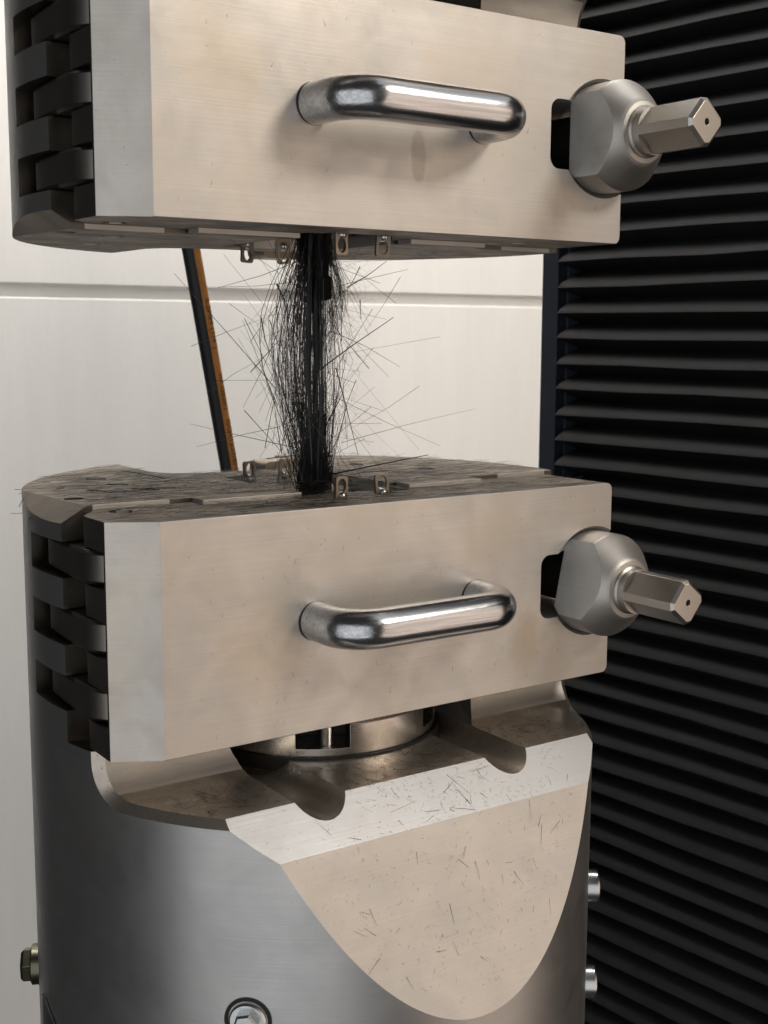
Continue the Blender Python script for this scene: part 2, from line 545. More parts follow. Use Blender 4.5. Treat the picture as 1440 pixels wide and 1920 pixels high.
def build_body(parent, upper):
    cyl = prism(circ(CX, CY, RB, 640), 'z', -0.42, 0.002)
    # front cut: door space, riser, fillet, ledge, 45 degree strip, steep flat
    fr = 0.017
    cut = [(-0.4, 0.05), (0.0545, 0.05), (0.0545, -0.1125), (RIS, -0.1125)]
    for i in range(13):
        a = i / 12 * math.pi / 2
        cut.append((RIS - fr + fr * math.cos(a), LEDGE + fr - fr * math.sin(a)))
    cut += [(-0.0265, LEDGE), (-0.046, -0.1525), (-0.046 - 0.0325 * 2, -0.1525 - 0.089 * 2), (-0.4, -0.1525 - 0.089 * 2)]
    bm = boolean(cyl, [prism(cut, 'x', -0.3, 0.6)])
    # chamfer where the notch meets the round side
    prof = [(RIS, -0.104), (RIS, LEDGE + fr)] + cut[5:16] + [(RIS - fr - (RIS - fr + 0.031) * q / 14, LEDGE) for q in range(15)]
    wedges = []
    cw = 0.0042
    for sgn in (-1, 1):
        wb = bmesh.new()
        rings = []
        for k, (yy, zz) in enumerate(prof):
            a_, b_ = prof[max(k - 1, 0)], prof[min(k + 1, len(prof) - 1)]
            ty, tz = b_[0] - a_[0], b_[1] - a_[1]
            ln_ = math.hypot(ty, tz)
            inn = Vector((0, -tz / ln_, ty / ln_))       # into the metal
            if inn.y < 0 or (abs(inn.y) < 1e-6 and inn.z > 0):
                inn = -inn
            px_ = CX + sgn * math.sqrt(RB ** 2 - (yy - CY) ** 2)
            rad = Vector((px_ - CX, yy - CY, 0)).normalized()
            w_ = (inn - rad * inn.dot(rad)).normalized()
            u_ = Vector((-sgn, 0, 0))
            P_ = Vector((px_, yy, zz))
            rings.append([wb.verts.new(q) for q in (P_ + u_ * cw, P_ + w_ * cw, P_ - (u_ + w_) * cw)])
        for a_, b_ in zip(rings, rings[1:]):
            for k in range(3):
                wb.faces.new((a_[k], a_[(k + 1) % 3], b_[(k + 1) % 3], b_[k]))
        wb.faces.new(rings[0])
        wb.faces.new(rings[-1])
        bmesh.ops.recalc_face_normals(wb, faces=wb.faces)
        wedges.append(wb)
    bm = boolean(bm, wedges)
    cutters = []
    # rear slot
    cutters.append(prism([(0.074, 0.26), (0.0745, 0.175), (0.080, 0.163), (0.092, 0.155), (0.115, 0.151), (0.165, 0.151),
                          (0.178, 0.158), (0.185, 0.175), (0.187, 0.26)], 'z', -0.30, 0.05))
    for zc in SLOTS:
        cutters.append(box(-0.08, 0.012, 0.03, 0.094, zc - SH, zc + SH))
    # bore round the piston and the two run-out grooves
    cutters.append(prism(circ(CX - 0.002, CY, 0.0905, 80), 'z', LEDGE + 0.0001, -0.04))
    for gx in (CX - 0.0612, CX + 0.0530):
        cutters.append(prism(circ(gx, LEDGE + 0.0072, 0.0158, 40), 'y', -0.2, CY))
    # jaw pocket
    cutters.append(box(0.097, 0.163, 0.0, 0.127, -0.03, 0.05))
    # holes in the end face
    for hx, hy, hr in ((0.0335, 0.158, 0.006), (0.0215, 0.0968, 0.006), (-0.0085, 0.0825, 0.005), (0.2235, 0.103, 0.006), (0.20, 0.145, 0.005)):
        cutters.append(prism(circ(hx, hy, hr, 24), 'z', -0.012, 0.05))
    bm = boolean(bm, cutters)
    # sloping facet on the shoulder above the hinge
    geom = bm.verts[:] + bm.edges[:] + bm.faces[:]
    nrm = Vector((-0.50, -0.04, 0.866)).normalized()
    res = bmesh.ops.bisect_plane(bm, geom=geom, plane_co=Vector((-0.0145, 0.075, 0.002)), plane_no=nrm, clear_outer=True, dist=1e-6)
    edges = [e for e in res['geom_cut'] if isinstance(e, bmesh.types.BMEdge)]
    bmesh.ops.contextual_create(bm, geom=edges)
    bmesh.ops.recalc_face_normals(bm, faces=bm.faces)

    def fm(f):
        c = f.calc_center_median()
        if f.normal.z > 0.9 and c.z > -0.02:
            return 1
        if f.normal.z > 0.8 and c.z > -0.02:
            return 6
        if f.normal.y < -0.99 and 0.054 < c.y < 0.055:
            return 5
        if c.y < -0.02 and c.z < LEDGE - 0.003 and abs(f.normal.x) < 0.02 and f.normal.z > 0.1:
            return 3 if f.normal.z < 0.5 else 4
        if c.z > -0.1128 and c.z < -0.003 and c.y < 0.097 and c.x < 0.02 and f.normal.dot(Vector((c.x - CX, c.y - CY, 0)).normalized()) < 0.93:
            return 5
        rad = Vector((c.x - CX, c.y - CY, 0)).normalized()
        if 0.3 < f.normal.dot(rad) < 0.96 and -0.14 < c.z < -0.112 and -0.032 < c.y < 0.037 and abs(f.normal.x) > 0.1 and math.hypot(c.x - CX, c.y - CY) > RB - 0.01:
            return 2
        if f.normal.y < -0.45 and 0.013 < c.y < 0.033 and LEDGE < c.z < -0.112 and abs(f.normal.x) < 0.05:
            return 3
        if c.z < -0.112 and c.z > LEDGE - 0.012 and c.y > -0.026 and c.y < 0.06 and (abs(f.normal.x) < 0.2 or math.hypot(c.x - CX, c.y - CY) < RB - 0.02) and f.normal.z > -0.1:
            return 2
        return 0
    return obj('body', bm, [M['body'], M['grime'], M['ledge'], M['steel'], M['steel_grey'], M['shaded'], M['dull']], parent, upper, smooth=12, facemat=fm, bevel=0.0005)


def build_door(parent, upper):
    pts = [(0.0, 0.0), (0.28, 0.0), (0.28, 0.0535), (-0.004, 0.0535), (-0.010, 0.0525), (-0.0195, 0.0395), (-0.0212, 0.0375), (-0.0215, 0.035), (-0.0215, 0.012)]
    bm = prism(pts, 'z', -H, 0.0)
    bevel_sel(bm, lambda e: all(abs(v.co.x - 0.28) < 1e-5 for v in e.verts) and abs(e.verts[0].co.z - e.verts[1].co.z) < 1e-6, 0.004, 4)
    def front_edge(e):
        if abs(e.verts[0].co.z - e.verts[1].co.z) > 1e-6:
            return False
        if not (abs(e.verts[0].co.z) < 1e-5 or abs(e.verts[0].co.z + H) < 1e-5):
            return False
        return all(v.co.y < 0.0001 for v in e.verts) and all(v.co.x < 0.2765 for v in e.verts)
    bevel_sel(bm, front_edge, 0.0018, 1)
    cutters = []
    # slot for the swing bolt, open to the right
    sl = []
    for (cx_, cz_, a0) in ((0.2275 + 0.006, ZM + 0.018 - 0.006, math.pi / 2), (0.2275 + 0.006, ZM - 0.018 + 0.006, math.pi)):
        sl += circ(cx_, cz_, 0.006, 6, a0, a0 + math.pi / 2, closed=False)
    sl += [(0.34, ZM - 0.018), (0.34, ZM + 0.018)]
    cutters.append(prism(sl, 'y', -0.1, 0.1))
    # conical seat of the nut
    cutters.append(revolve([(0.0335, -0.004), (0.0312, 0.0005), (0.0250, 0.006)], 64, 'y', (0.266, 0, ZM)))
    for zc in SLOTS:
        cutters.append(box(-0.08, 0.004, 0.0138, 0.09, zc - SH, zc + SH))
    cutters.append(box(0.099, 0.163, 0.0355, 0.08, -0.03, 0.05))
    cutters.append(box(0.108, 0.150, 0.0270, 0.0356, -0.006, 0.05))
    cutters.append(prism(circ(-0.001, 0.041, 0.0058, 24), 'z', -0.012, 0.05))
    cutters.append(prism(circ(0.232, 0.030, 0.0035, 24), 'z', -0.012, 0.05))
    bm = boolean(bm, cutters)

    def fm(f):
        c = f.calc_center_median()
        if f.normal.z > 0.9 and c.z > -0.02 and c.y > 0.001:
            return 1
        if abs(f.normal.z) > 0.5 and f.normal.y < -0.3:
            return 3
        return 2 if (f.normal.x < -0.8 and c.x < 0.01) or (c.x < -0.001 and c.y > 0.0125) else 0  # darker steel on the left side and hinge slots deepens their shade
    return obj('door', bm, [M['steel_up'] if upper else M['steel_low'], M['grime'], M['link'], M['steel_grey']], parent, upper, smooth=25, facemat=fm, bevel=0.0004)


def build_handle(parent, upper):
    zc = ZM
    path = []
    xl, xr, yb, rb = 0.0815, 0.1815, -0.0305, 0.018
    path.append(Vector((xl, 0.001, zc)))
    path.append(Vector((xl, -0.006, zc)))
    for i in range(13):
        a = i / 12 * math.pi / 2
        path.append(Vector((xl + rb - rb * math.cos(a), yb + rb - rb * math.sin(a), zc)))
    for i in range(1, 12):
        path.append(Vector((xl + rb + (xr - xl - 2 * rb) * i / 12, yb, zc)))
    for i in range(13):
        a = i / 12 * math.pi / 2
        path.append(Vector((xr - rb + rb * math.sin(a), yb + rb - rb * math.cos(a), zc)))
    path.append(Vector((xr, -0.006, zc)))
    path.append(Vector((xr, 0.001, zc)))
    bm = sweep(path, 0.0093, 40)
    for v in bm.verts:
        v.co.z = zc + (v.co.z - zc) * 1.06
    h_ = obj('handle', bm, M['chrome'], parent, upper, smooth=50)
    for hx_ in (xl, xr):
        obj('contact_shadow_ring', revolve([(0.0096, 0.001), (0.0099, -0.0003), (0.0094, -0.0006), (0.0090, -0.0008)], 40, 'y', (hx_, 0, zc)), M['dark'], h_, upper, smooth=30)  # dark ring added for the contact shadow at the leg roots
    return h_


def build_swing_bolt(parent, upper, rot, bar_rot):
    AX = 0.266
    bm = revolve([(0.0150, 0.055), (0.0150, -0.01)], 48, 'y', (AX, 0, ZM))
    shank = obj('swing_bolt', bm, M['dark'], parent, upper, smooth=40)
    key = [(0.0290, -0.0158), (0.0286, -0.0166), (0.0277, -0.0177), (0.0256, -0.0200), (0.0228, -0.0231), (0.0200, -0.0262), (0.0172, -0.0292), (0.0158, -0.0302), (0.0138, -0.0307)]
    prof = [(0.0262, 0.0060), (0.0290, 0.0015)]
    for (ra, ya), (rb_, yb_) in zip(key, key[1:]):
        for q in range(3):
            prof.append((ra + (rb_ - ra) * q / 3, ya + (yb_ - ya) * q / 3))
    prof.append(key[-1])
    nb = revolve(prof, 96, 'y', (0, 0, 0))
    for sgn in (-1, 1):
        res = bmesh.ops.bisect_plane(nb, geom=nb.verts[:] + nb.edges[:] + nb.faces[:], plane_co=Vector((sgn * 0.0195, 0, 0)),
                                     plane_no=Vector((sgn, 0, 0)), clear_outer=True, dist=1e-7)
        bmesh.ops.contextual_create(nb, geom=[e for e in res['geom_cut'] if isinstance(e, bmesh.types.BMEdge)])
    bmesh.ops.rotate(nb, verts=nb.verts, cent=(0, 0, 0), matrix=Matrix.Rotation(rot, 3, 'Y'))
    bmesh.ops.translate(nb, verts=nb.verts, vec=(AX, 0, ZM))
    bmesh.ops.recalc_face_normals(nb, faces=nb.faces)
    fn = Matrix.Rotation(rot, 3, 'Y') @ Vector((1, 0, 0))
    nut = obj('nut', nb, [M['nut'], M['nut_flat']], shank, upper, smooth=14, bevel=0.0007, facemat=lambda f: 1 if abs(f.normal.dot(fn)) > 0.995 and f.calc_area() > 2e-4 else 0)
    # neck and square key with broken corners
    s, c = 0.0100, 0.0032
    sq = [(s, -s + c), (s, s - c), (s - c, s), (-s + c, s), (-s, s - c), (-s, -s + c), (-s + c, -s), (s - c, -s)]
    def rotp(p, a):
        return (p[0] * math.cos(a) - p[1] * math.sin(a), p[0] * math.sin(a) + p[1] * math.cos(a))
    sq = [rotp(p, math.pi / 4 + bar_rot) for p in sq]
    kb = prism([(AX + p[0], ZM + p[1]) for p in sq], 'y', -0.0725, -0.020)
    bevel_sel(kb, lambda e: all(abs(v.co.y + 0.0725) < 1e-6 for v in e.verts), 0.0018, 1)
    hole = prism(circ(AX, ZM, 0.0016, 16), 'y', -0.09, -0.066)
    kb = boolean(kb, [hole])
    obj('square_key', kb, M['bar'], shank, upper, smooth=20, bevel=0.0003)
    obj('neck', revolve([(0.0134, -0.018), (0.0134, -0.0318), (0.0123, -0.0326), (0.0123, -0.0372), (0.0086, -0.0376)], 48, 'y', (AX, 0, ZM)), M['bar'], shank, upper, smooth=30)
    return shank


def build_link(parent, upper, zc):
    pts = [(-0.0195, 0.0865), (-0.0222, 0.0825), (-0.0238, 0.060), (-0.0240, 0.042), (-0.0238, 0.0325), (-0.0230, 0.0298), (-0.0213, 0.0265), (-0.0176, 0.0212), (-0.0125, 0.0170), (0.0, 0.0165), (0.0, 0.0865)]
    h = 0.0080
    bm = prism(pts, 'z', zc - h, zc + h)
    bevel_sel(bm, lambda e: abs(e.verts[0].co.z - e.verts[1].co.z) < 1e-6 and all(v.co.x < -0.015 for v in e.verts), 0.0032, 1)
    return obj('hinge_link', bm, M['link'], parent, upper, smooth=20, bevel=0.0004)


def build_tab(parent, upper, x, y, tilt, rz=0.0):
    w, h, t = 0.0079, 0.0124, 0.0022
    out = []
    for cx_, cz_, a0 in ((w / 2 - 0.0014, h - 0.0014, 0), (-w / 2 + 0.0014, h - 0.0014, math.pi / 2)):
        out += circ(cx_, cz_, 0.0014, 4, a0, a0 + math.pi / 2, closed=False)
    out += [(-w / 2, -0.004), (w / 2, -0.004)]
    bm = prism(out, 'y', -t / 2, t / 2)
    hole = prism([(p[0] * 0.0026, h * 0.60 + p[1] * 0.0037) for p in circ(0, 0, 1, 20)], 'y', -0.01, 0.01)
    bm = boolean(bm, [hole])
    mt = Matrix.Translation((x, y, -0.0018)) @ Matrix.Rotation(rz, 4, 'Z') @ Matrix.Rotation(tilt, 4, 'Y')
    bmesh.ops.transform(bm, verts=bm.verts, matrix=mt)
    tab = obj('spring_tab', bm, M['tab'], parent, upper, smooth=25, bevel=0.0003)
    sb = revolve([(0.0001, -0.0032), (0.0012, -0.0030), (0.0020, -0.0022), (0.0023, -0.0010), (0.0023, 0.004)], 20, 'y', (0, 0, 0.0022))
    bmesh.ops.transform(sb, verts=sb.verts, matrix=mt)
    obj('screw', sb, M['zinc'], tab, upper, smooth=40)
    return tab


def build_grip(upper):
    if upper:
        g = thing('grip_head', (CX, CY, MIR), 'upper steel wedge grip hanging over the black fibre bundle, its face seen from below', 'grip', 'pair of hydraulic wedge grips')
    else:
        g = thing('grip_head', (CX, CY, -0.42), 'lower steel wedge grip with dusty top and round slanted base under the fibre bundle', 'grip', 'pair of hydraulic wedge grips')
    body = build_body(g, upper)
    door = build_door(g, upper)
    build_handle(door, upper)
    build_swing_bolt(g, upper, R(0) if upper else R(12), R(-4) if upper else R(6))
    for zc in SLOTS:
        build_link(g, upper, zc)
    # jaws in the pocket
    for y0, y1 in ((0.0365, 0.0685), (0.0875, 0.1255)):
        jb = box(0.1, 0.16, y0, y1, -0.029, -0.0035)
        obj('jaw', jb, [M['grime']], g, upper, smooth=0, bevel=0.0012)
    # raised guide strips and rear block
    for x0, x1, y0, y1 in ((0.042, 0.0985, 0.0415, 0.0530), (0.1665, 0.217, 0.0405, 0.0530), (-0.010, 0.030, 0.0538, 0.0600), (0.240, 0.2765, 0.0538, 0.0600)):
        sb = box(x0, x1, y0, y1, -0.0012, 0.0024)
        obj('guide_strip', sb, [M['steel'], M['grime']], g, upper, smooth=0, facemat=lambda f: 1 if f.normal.z > 0.9 else 0, bevel=0.0003)
    rbk = box(0.1465, 0.172, 0.165, 0.185, -0.05, 0.0048)
    bevel_sel(rbk, lambda e: all(v.co.z > 0.004 for v in e.verts) and abs(e.verts[0].co.y - e.verts[1].co.y) > 0.01, 0.0035, 4)
    obj('rear_block', rbk, M['tab'], g, upper, smooth=40)
    for x, y, tl, rz in ((0.1155, 0.0305, 0.02, 0.1), (0.1420, 0.0310, -0.06, -0.2), (0.1140, 0.1255, -0.05, 0.15), (0.1375, 0.1262, 0.05, -0.1)):
        build_tab(g, upper, x, y, tl, rz)
    # piston under the door
    pb = revolve([(0.068, -0.150), (0.068, -0.1165), (0.0665, -0.1150), (0.0665, -0.05)], 96, 'z', (CX, CY, 0))
    cut = []
    for a, wd in ((R(-118), 0.028), (R(-52), 0.022)):
        b2 = box(0.045, 0.09, -wd / 2, wd / 2, -0.1285, -0.03)
        bmesh.ops.rotate(b2, verts=b2.verts, cent=(0, 0, 0), matrix=Matrix.Rotation(a, 3, 'Z'))
        bmesh.ops.translate(b2, verts=b2.verts, vec=(CX, CY, 0))
        cut.append(b2)
    pb = boolean(pb, cut)
    pis = obj('piston', pb, [M['piston'], M['dark']], g, upper, smooth=25, bevel=0.0005, facemat=lambda f: 1 if (math.hypot(f.calc_center_median().x - CX, f.calc_center_median().y - CY) < 0.0655 and abs(f.normal.z) < 0.5) else 0)
    obj('seal_ring', revolve([(0.0688, -0.14), (0.0688, -0.1328), (0.0700, -0.1328), (0.0702, -0.14)], 96, 'z', (CX, CY, 0)), M['dark'], pis, upper, smooth=30)
    for a, offs in ((R(-118), 0.002), (R(-52), -0.008)):
        d = Vector((math.cos(a), math.sin(a), 0))
        t_ = Vector((-d.y, d.x, 0))
        p0 = Vector((CX, CY, 0)) + d * 0.062 + t_ * offs
        obj('pin', revolve([(0.0032, -0.1286), (0.0038, -0.1270), (0.0038, -0.06)], 20, 'z', (p0.x, p0.y, 0)), M['zinc'], pis, upper, smooth=40)
    # fasteners on the round base
    if not upper:
        def on_cyl(a):
            return Vector((CX + RB * math.cos(a), CY + RB * math.sin(a), 0)), Vector((math.cos(a), math.sin(a), 0))
        def frame(a, z):
            p, n = on_cyl(a)
            m = Matrix((Vector((-n.y, n.x, 0)), Vector((0, 0, 1)), n)).transposed().to_4x4()
            # columns: tangent, up, normal
            m.translation = p + Vector((0, 0, z))
            return m
        def put(bm, a, z):
            bmesh.ops.transform(bm, verts=bm.verts, matrix=frame(a, z))
            bmesh.ops.recalc_face_normals(bm, faces=bm.faces)
            return bm
        a0 = math.atan2(-0.0361 - CY, 0.0222 - CX)
        w = obj('washer', put(revolve([(0.0088, -0.006), (0.0088, 0.0012), (0.0080, 0.0020)], 40, 'z'), a0, -0.2285), M['zinc'], body, smooth=30)
        hx = prism(circ(0, 0, 0.0060, 6, R(12), R(372)), 'z', 0.0, 0.0062)
        bevel_sel(hx, lambda e: all(v.co.z > 0.006 for v in e.verts), 0.0009, 1)
        obj('bolt_head', put(hx, a0, -0.2285), M['zinc'], body, smooth=20)
        rim = revolve([(0.0112, -0.001), (0.0112, 0.0004), (0.0094, 0.0004), (0.0094, -0.001)], 40, 'z')
        obj('counterbore_rim', put(rim, a0, -0.2285), M['dark'], body, smooth=30)
        # hydraulic plug on the left side
        al = R(154)
        pl = prism(circ(0, 0, 0.0098, 6, R(20), R(380)), 'z', -0.002, 0.0105)
        bevel_sel(pl, lambda e: all(v.co.z > 0.010 for v in e.verts), 0.0016, 1)
        pg = obj('hex_plug', put(pl, al, -0.2700), M['olive'], body, smooth=20, bevel=0.0003)
        obj('plug_collar', put(revolve([(0.0112, -0.002), (0.0112, 0.0042), (0.0100, 0.005)], 32, 'z'), al, -0.2700), M['olive'], body, smooth=30)
        for ar, zz in ((R(-38), -0.2285), (R(-38), -0.287)):
            obj('cap_screw', put(revolve([(0.0092, -0.003), (0.0092, 0.0055), (0.0084, 0.0066), (0.0050, 0.0066), (0.0048, 0.0030)], 32, 'z'), ar, zz), M['zinc'], body, smooth=30)
        # nameplate bent round the lower left side
        bm = bmesh.new()
        rows = []
        for i in range(25):
            t = i / 24
            a = R(172 + 40 * t)
            top = -0.262 - 0.050 * t ** 1.15
            ring = []
            for z, rr in ((-0.40, RB + 0.0004), (-0.40, RB + 0.0012), (top, RB + 0.0012), (top, RB + 0.0004)):
                ring.append(bm.verts.new((CX + rr * math.cos(a), CY + rr * math.sin(a), z)))
            rows.append(ring)
        for u, v in zip(rows, rows[1:]):
            for k in range(4):
                bm.faces.new((u[k], u[(k + 1) % 4], v[(k + 1) % 4], v[k]))
        bmesh.ops.recalc_face_normals(bm, faces=bm.faces)
        obj('nameplate', bm, M['plate'], body, smooth=30)
    return g


lower = build_grip(False)
upper = build_grip(True)

# ------------------------------------------------------------------ hose
h0, h1 = Vector((0.1784, 0.33, 0.1466)), Vector((0.2084, 0.33, -0.0225))
hd = (h1 - h0).normalized()
HA, HB = h0 - hd * 0.16, h1 + hd * 0.20
hose = thing('hydraulic_hose', tuple(HB), 'black rubber hose with orange printed stripe running behind the fibre bundle', 'hose')
HR = 0.0066
hn = 40
def hose_path(t):
    p = HA.lerp(HB, t)
    s = (t - 0.5)
    return p + Vector((0.006 * (0.25 - s * s) - 0.0012, 0, 0))
hp = [hose_path(i / hn) for i in range(hn + 1)]
obj('tube', sweep(hp, HR, 28), M['rubber'], hose, smooth=60)
cam_loc = mw.translation.copy()
def hose_pt(t, ang, r):
    p = hose_path(t)
    tg = (hose_path(min(1, t + 0.01)) - hose_path(max(0, t - 0.01))).normalized()
    face = Vector((-0.52, -0.85, 0.0))
    face = (face - tg * face.dot(tg)).normalized()
    side = tg.cross(face).normalized()
    if side.x < 0:
        side = -side
    return p + (face * math.cos(ang) + side * math.sin(ang)) * r
bm = bmesh.new()
rows = []
for i in range(hn + 1):
    rows.append([bm.verts.new(hose_pt(i / hn, R(20 + 66 * k / 8), HR + 0.00025)) for k in range(9)])
for a, b in zip(rows, rows[1:]):
    for k in range(8):
        bm.faces.new((a[k], a[k + 1], b[k + 1], b[k]))
bmesh.ops.recalc_face_normals(bm, faces=bm.faces)
stripe = obj('printed_stripe', bm, M['orange'], hose, smooth=60)
hl = (HB - HA).length


def hose_text(txt, t_start, size):
    cu = bpy.data.curves.new('t', 'FONT')
    cu.body = txt
    cu.size = size
    to = bpy.data.objects.new('t', cu)
    col.objects.link(to)
    dg = bpy.context.evaluated_depsgraph_get()
    dg.update()
    me = bpy.data.meshes.new_from_object(to.evaluated_get(dg))
    bm = bmesh.new()
    bm.from_mesh(me)
    bpy.data.objects.remove(to)
    bpy.data.curves.remove(cu)
    bpy.data.meshes.remove(me)
    bmesh.ops.triangulate(bm, faces=bm.faces)
    for _ in range(3):
        bmesh.ops.subdivide_edges(bm, edges=[e for e in bm.edges if e.calc_length() > 0.0009], cuts=1)
    for v in bm.verts:
        t = t_start + v.co.x / hl
        ang = R(38) + (v.co.y) / HR
        v.co = hose_pt(t, ang, HR + 0.00055)
    obj('lettering', bm, M['ink'], stripe, smooth=0)


def hz(z):      # path parameter for a height
    return (HA.z - z) / (HA.z - HB.z)


hose_text("6.3MM (1/4\")", hz(0.108), 0.0070)
hose_text("WP 225-20 2", hz(0.054), 0.0052)
hose_text("ISO11237/EN", hz(0.0195), 0.0070)


# ------------------------------------------------------------------ fibres
class Fibres:
    def __init__(self):
        self.v, self.f = [], []

    def strand(self, pts, r0, r1=None):
        r1 = r0 if r1 is None else r1
        n = len(pts)
        base = len(self.v)
        prev = None
        for i, p in enumerate(pts):
            t = pts[min(i + 1, n - 1)] - pts[max(i - 1, 0)]
            t = t.normalized() if t.length > 1e-9 else Vector((0, 0, 1))
            a = t.orthogonal().normalized() if prev is None else (prev - t * prev.dot(t))
            if a.length < 1e-6:
                a = t.orthogonal()
            a = a.normalized()
            prev = a
            b = t.cross(a)
            r = r0 + (r1 - r0) * i / max(1, n - 1)
            for k in range(3):
                w = 2 * math.pi * k / 3
                q = p + (a * math.cos(w) + b * math.sin(w)) * r
                self.v.append((q.x, q.y, q.z))
        for i in range(n - 1):
            for k in range(3):
                u, w = base + i * 3, base + (i + 1) * 3
                self.f.append((u + k, u + (k + 1) % 3, w + (k + 1) % 3, w + k))

    def build(self, name, mat, parent=None, kind='stuff'):
        me = bpy.data.meshes.new(name)
        me.from_pydata(self.v, [], self.f)
        me.materials.append(mat)
        o = bpy.data.objects.new(name, me)
        col.objects.link(o)
        if parent is not None:
            o.parent = parent
            o.location = -parent.location
        if kind:
            o['kind'] = kind
        return o


SX, SY = 0.1268, 0.078
ZB, ZT = -0.004, MIR + 0.004
spec = thing('fibre_specimen', (SX, SY, ZB), 'burst black carbon fibre specimen bristling with splinters between the two grips', 'test specimen')


def gauss(s):
    return rnd.gauss(0, s)


def V(x, y, z):
    return Vector((x, y, z))


# straight core: a few dozen unbroken flat rovings with light between them
F = Fibres()
XC = SX + 0.0022
for i in range(27):
    ex = rnd.triangular(-0.0088, 0.0066, 0.0045)
    ey = rnd.uniform(-0.006, 0.006)
    bow = -abs(gauss(0.0030)) if ex < 0.001 else gauss(0.0007)
    tl_ = gauss(0.0011)
    for q in range(rnd.choice((2, 3, 3, 4, 5))):
        dx, dy = gauss(0.00035), gauss(0.00035)
        pts = []
        for k in range(9):
            t = k / 8
            sn = math.sin(math.pi * t)
            pts.append(V(XC + ex * (1 - 0.12 * sn) + bow * sn + tl_ * (t - 0.5) * 2 + dx * (1 + sn) + gauss(0.00008), SY + ey + dy + gauss(0.0001), ZB + (ZT - ZB) * t))
        F.strand(pts, rnd.uniform(0.00016, 0.00030))
# broken rovings hanging from the upper jaws and standing in the lower ones
for i in range(620):
    top = rnd.random() < 0.55
    a, rr = rnd.uniform(0, 2 * math.pi), math.sqrt(rnd.random())
    ex, ey = 0.0098 * rr * math.cos(a), 0.0072 * rr * math.sin(a)
    L = rnd.triangular(0.010, 0.070, 0.024) if top else rnd.triangular(0.008, 0.062, 0.018)
    fl = V(ex * rnd.uniform(-0.1, 0.55) + gauss(0.0014) - (0 if top else abs(gauss(0.0026))), ey * 0.3 + gauss(0.001), 0)
    pts = []
    for k in range(6):
        t = k / 5
        z = (ZT - L * t) if top else (ZB + L * t)
        pts.append(V(XC + ex, SY + ey, z) + fl * t ** 1.6)
    F.strand(pts, rnd.uniform(0.00010, 0.00025), 0.00006)
F.build('core_strands', M['fibre'], spec)

# looser strands bulging out, mostly to the left
F = Fibres()
for i in range(95):
    lo, hi = ZB, ZT
    m = rnd.random()
    if m < 0.35:
        hi = rnd.uniform(0.045, 0.115)
    elif m < 0.7:
        lo = rnd.uniform(0.015, 0.085)
    left = rnd.random() < 0.93
    bx_ = -rnd.triangular(0.001, 0.027, 0.010) if left else rnd.triangular(0.001, 0.017, 0.004)
    by_ = gauss(0.005)
    x0 = XC + (rnd.uniform(-0.0095, 0.001) if left else rnd.uniform(0.003, 0.0105))
    y0 = SY + rnd.uniform(-0.007, 0.007)
    pk = rnd.uniform(0.7, 1.5)
    n = 10
    kink = [V(gauss(0.0005), gauss(0.0005), 0) for _ in range(n + 1)]
    drift = gauss(0.004)
    pts = []
    for k in range(n + 1):
        t = k / n
        z = lo + (hi - lo) * t
        u = min(1, max(0, (z - ZB) / (ZT - ZB)))
        sn = math.sin(math.pi * u ** pk) ** 1.3
        pts.append(V(x0 + bx_ * sn + drift * (t - 0.5) * sn, y0 + by_ * sn, z) + kink[k])
    F.strand(pts, rnd.uniform(0.00008, 0.00021))
for i in range(165):        # broken straight strands leaning across one another
    left = rnd.random() < 0.8
    z = rnd.triangular(0.012, 0.122, 0.055)
    x = XC + (-rnd.triangular(0.002, 0.021, 0.009) if left else rnd.triangular(0.004, 0.019, 0.007))
    L = rnd.triangular(0.018, 0.075, 0.040)
    sl = gauss(0.24)
    d = V(sl, gauss(0.15), 1).normalized()
    p = V(x, SY + gauss(0.006), z)
    a, b = p - d * L / 2, p + d * L / 2
    if a.z < ZB or b.z > ZT:
        continue
    F.strand([a, p + V(gauss(0.0007), gauss(0.0007), 0), b], rnd.uniform(0.00006, 0.00018), 0.00005)
F.build('loose_strands', M['fibre'], spec)

F = Fibres()
for i in range(170):        # tufts leaving the grips at an angle
    top = rnd.random() < 0.48
    z0 = ZT - 0.002 if top else ZB + 0.002
    L = rnd.triangular(0.02, 0.085, 0.04)
    sp = rnd.triangular(0.05, 0.75, 0.22)
    a = rnd.uniform(0, 2 * math.pi)
    d = V(math.cos(a) * sp - 0.06, math.sin(a) * sp * 0.8, -1 if top else 1).normalized()
    p = V(SX + 0.002 + rnd.uniform(-0.0095, 0.0095), SY + rnd.uniform(-0.007, 0.007), z0)
    curve = V(gauss(0.004), gauss(0.004), 0)
    pts = [p + d * L * k / 5 + curve * (k / 5) ** 2 for k in range(6)]
    F.strand(pts, rnd.uniform(0.00010, 0.00026), 0.00006)
F.build('tuft_strands', M['fibre'], spec)

# long thin needles crossing at all angles
F = Fibres()
for i in range(90):
    L = rnd.triangular(0.015, 0.090, 0.032)
    z = rnd.triangular(0.004, 0.128, 0.06)
    el = rnd.uniform(-1.1, 1.1)
    az = rnd.uniform(0, 2 * math.pi)
    d = V(math.cos(az) * math.cos(el), math.sin(az) * math.cos(el) * 0.6, math.sin(el))
    p = V(SX + gauss(0.012), SY + gauss(0.009), z)
    q = p + d * L
    F.strand([p - d * L * 0.25, q], rnd.uniform(0.00005, 0.00013))
F.build('needle_strands', M['fibre'], spec)

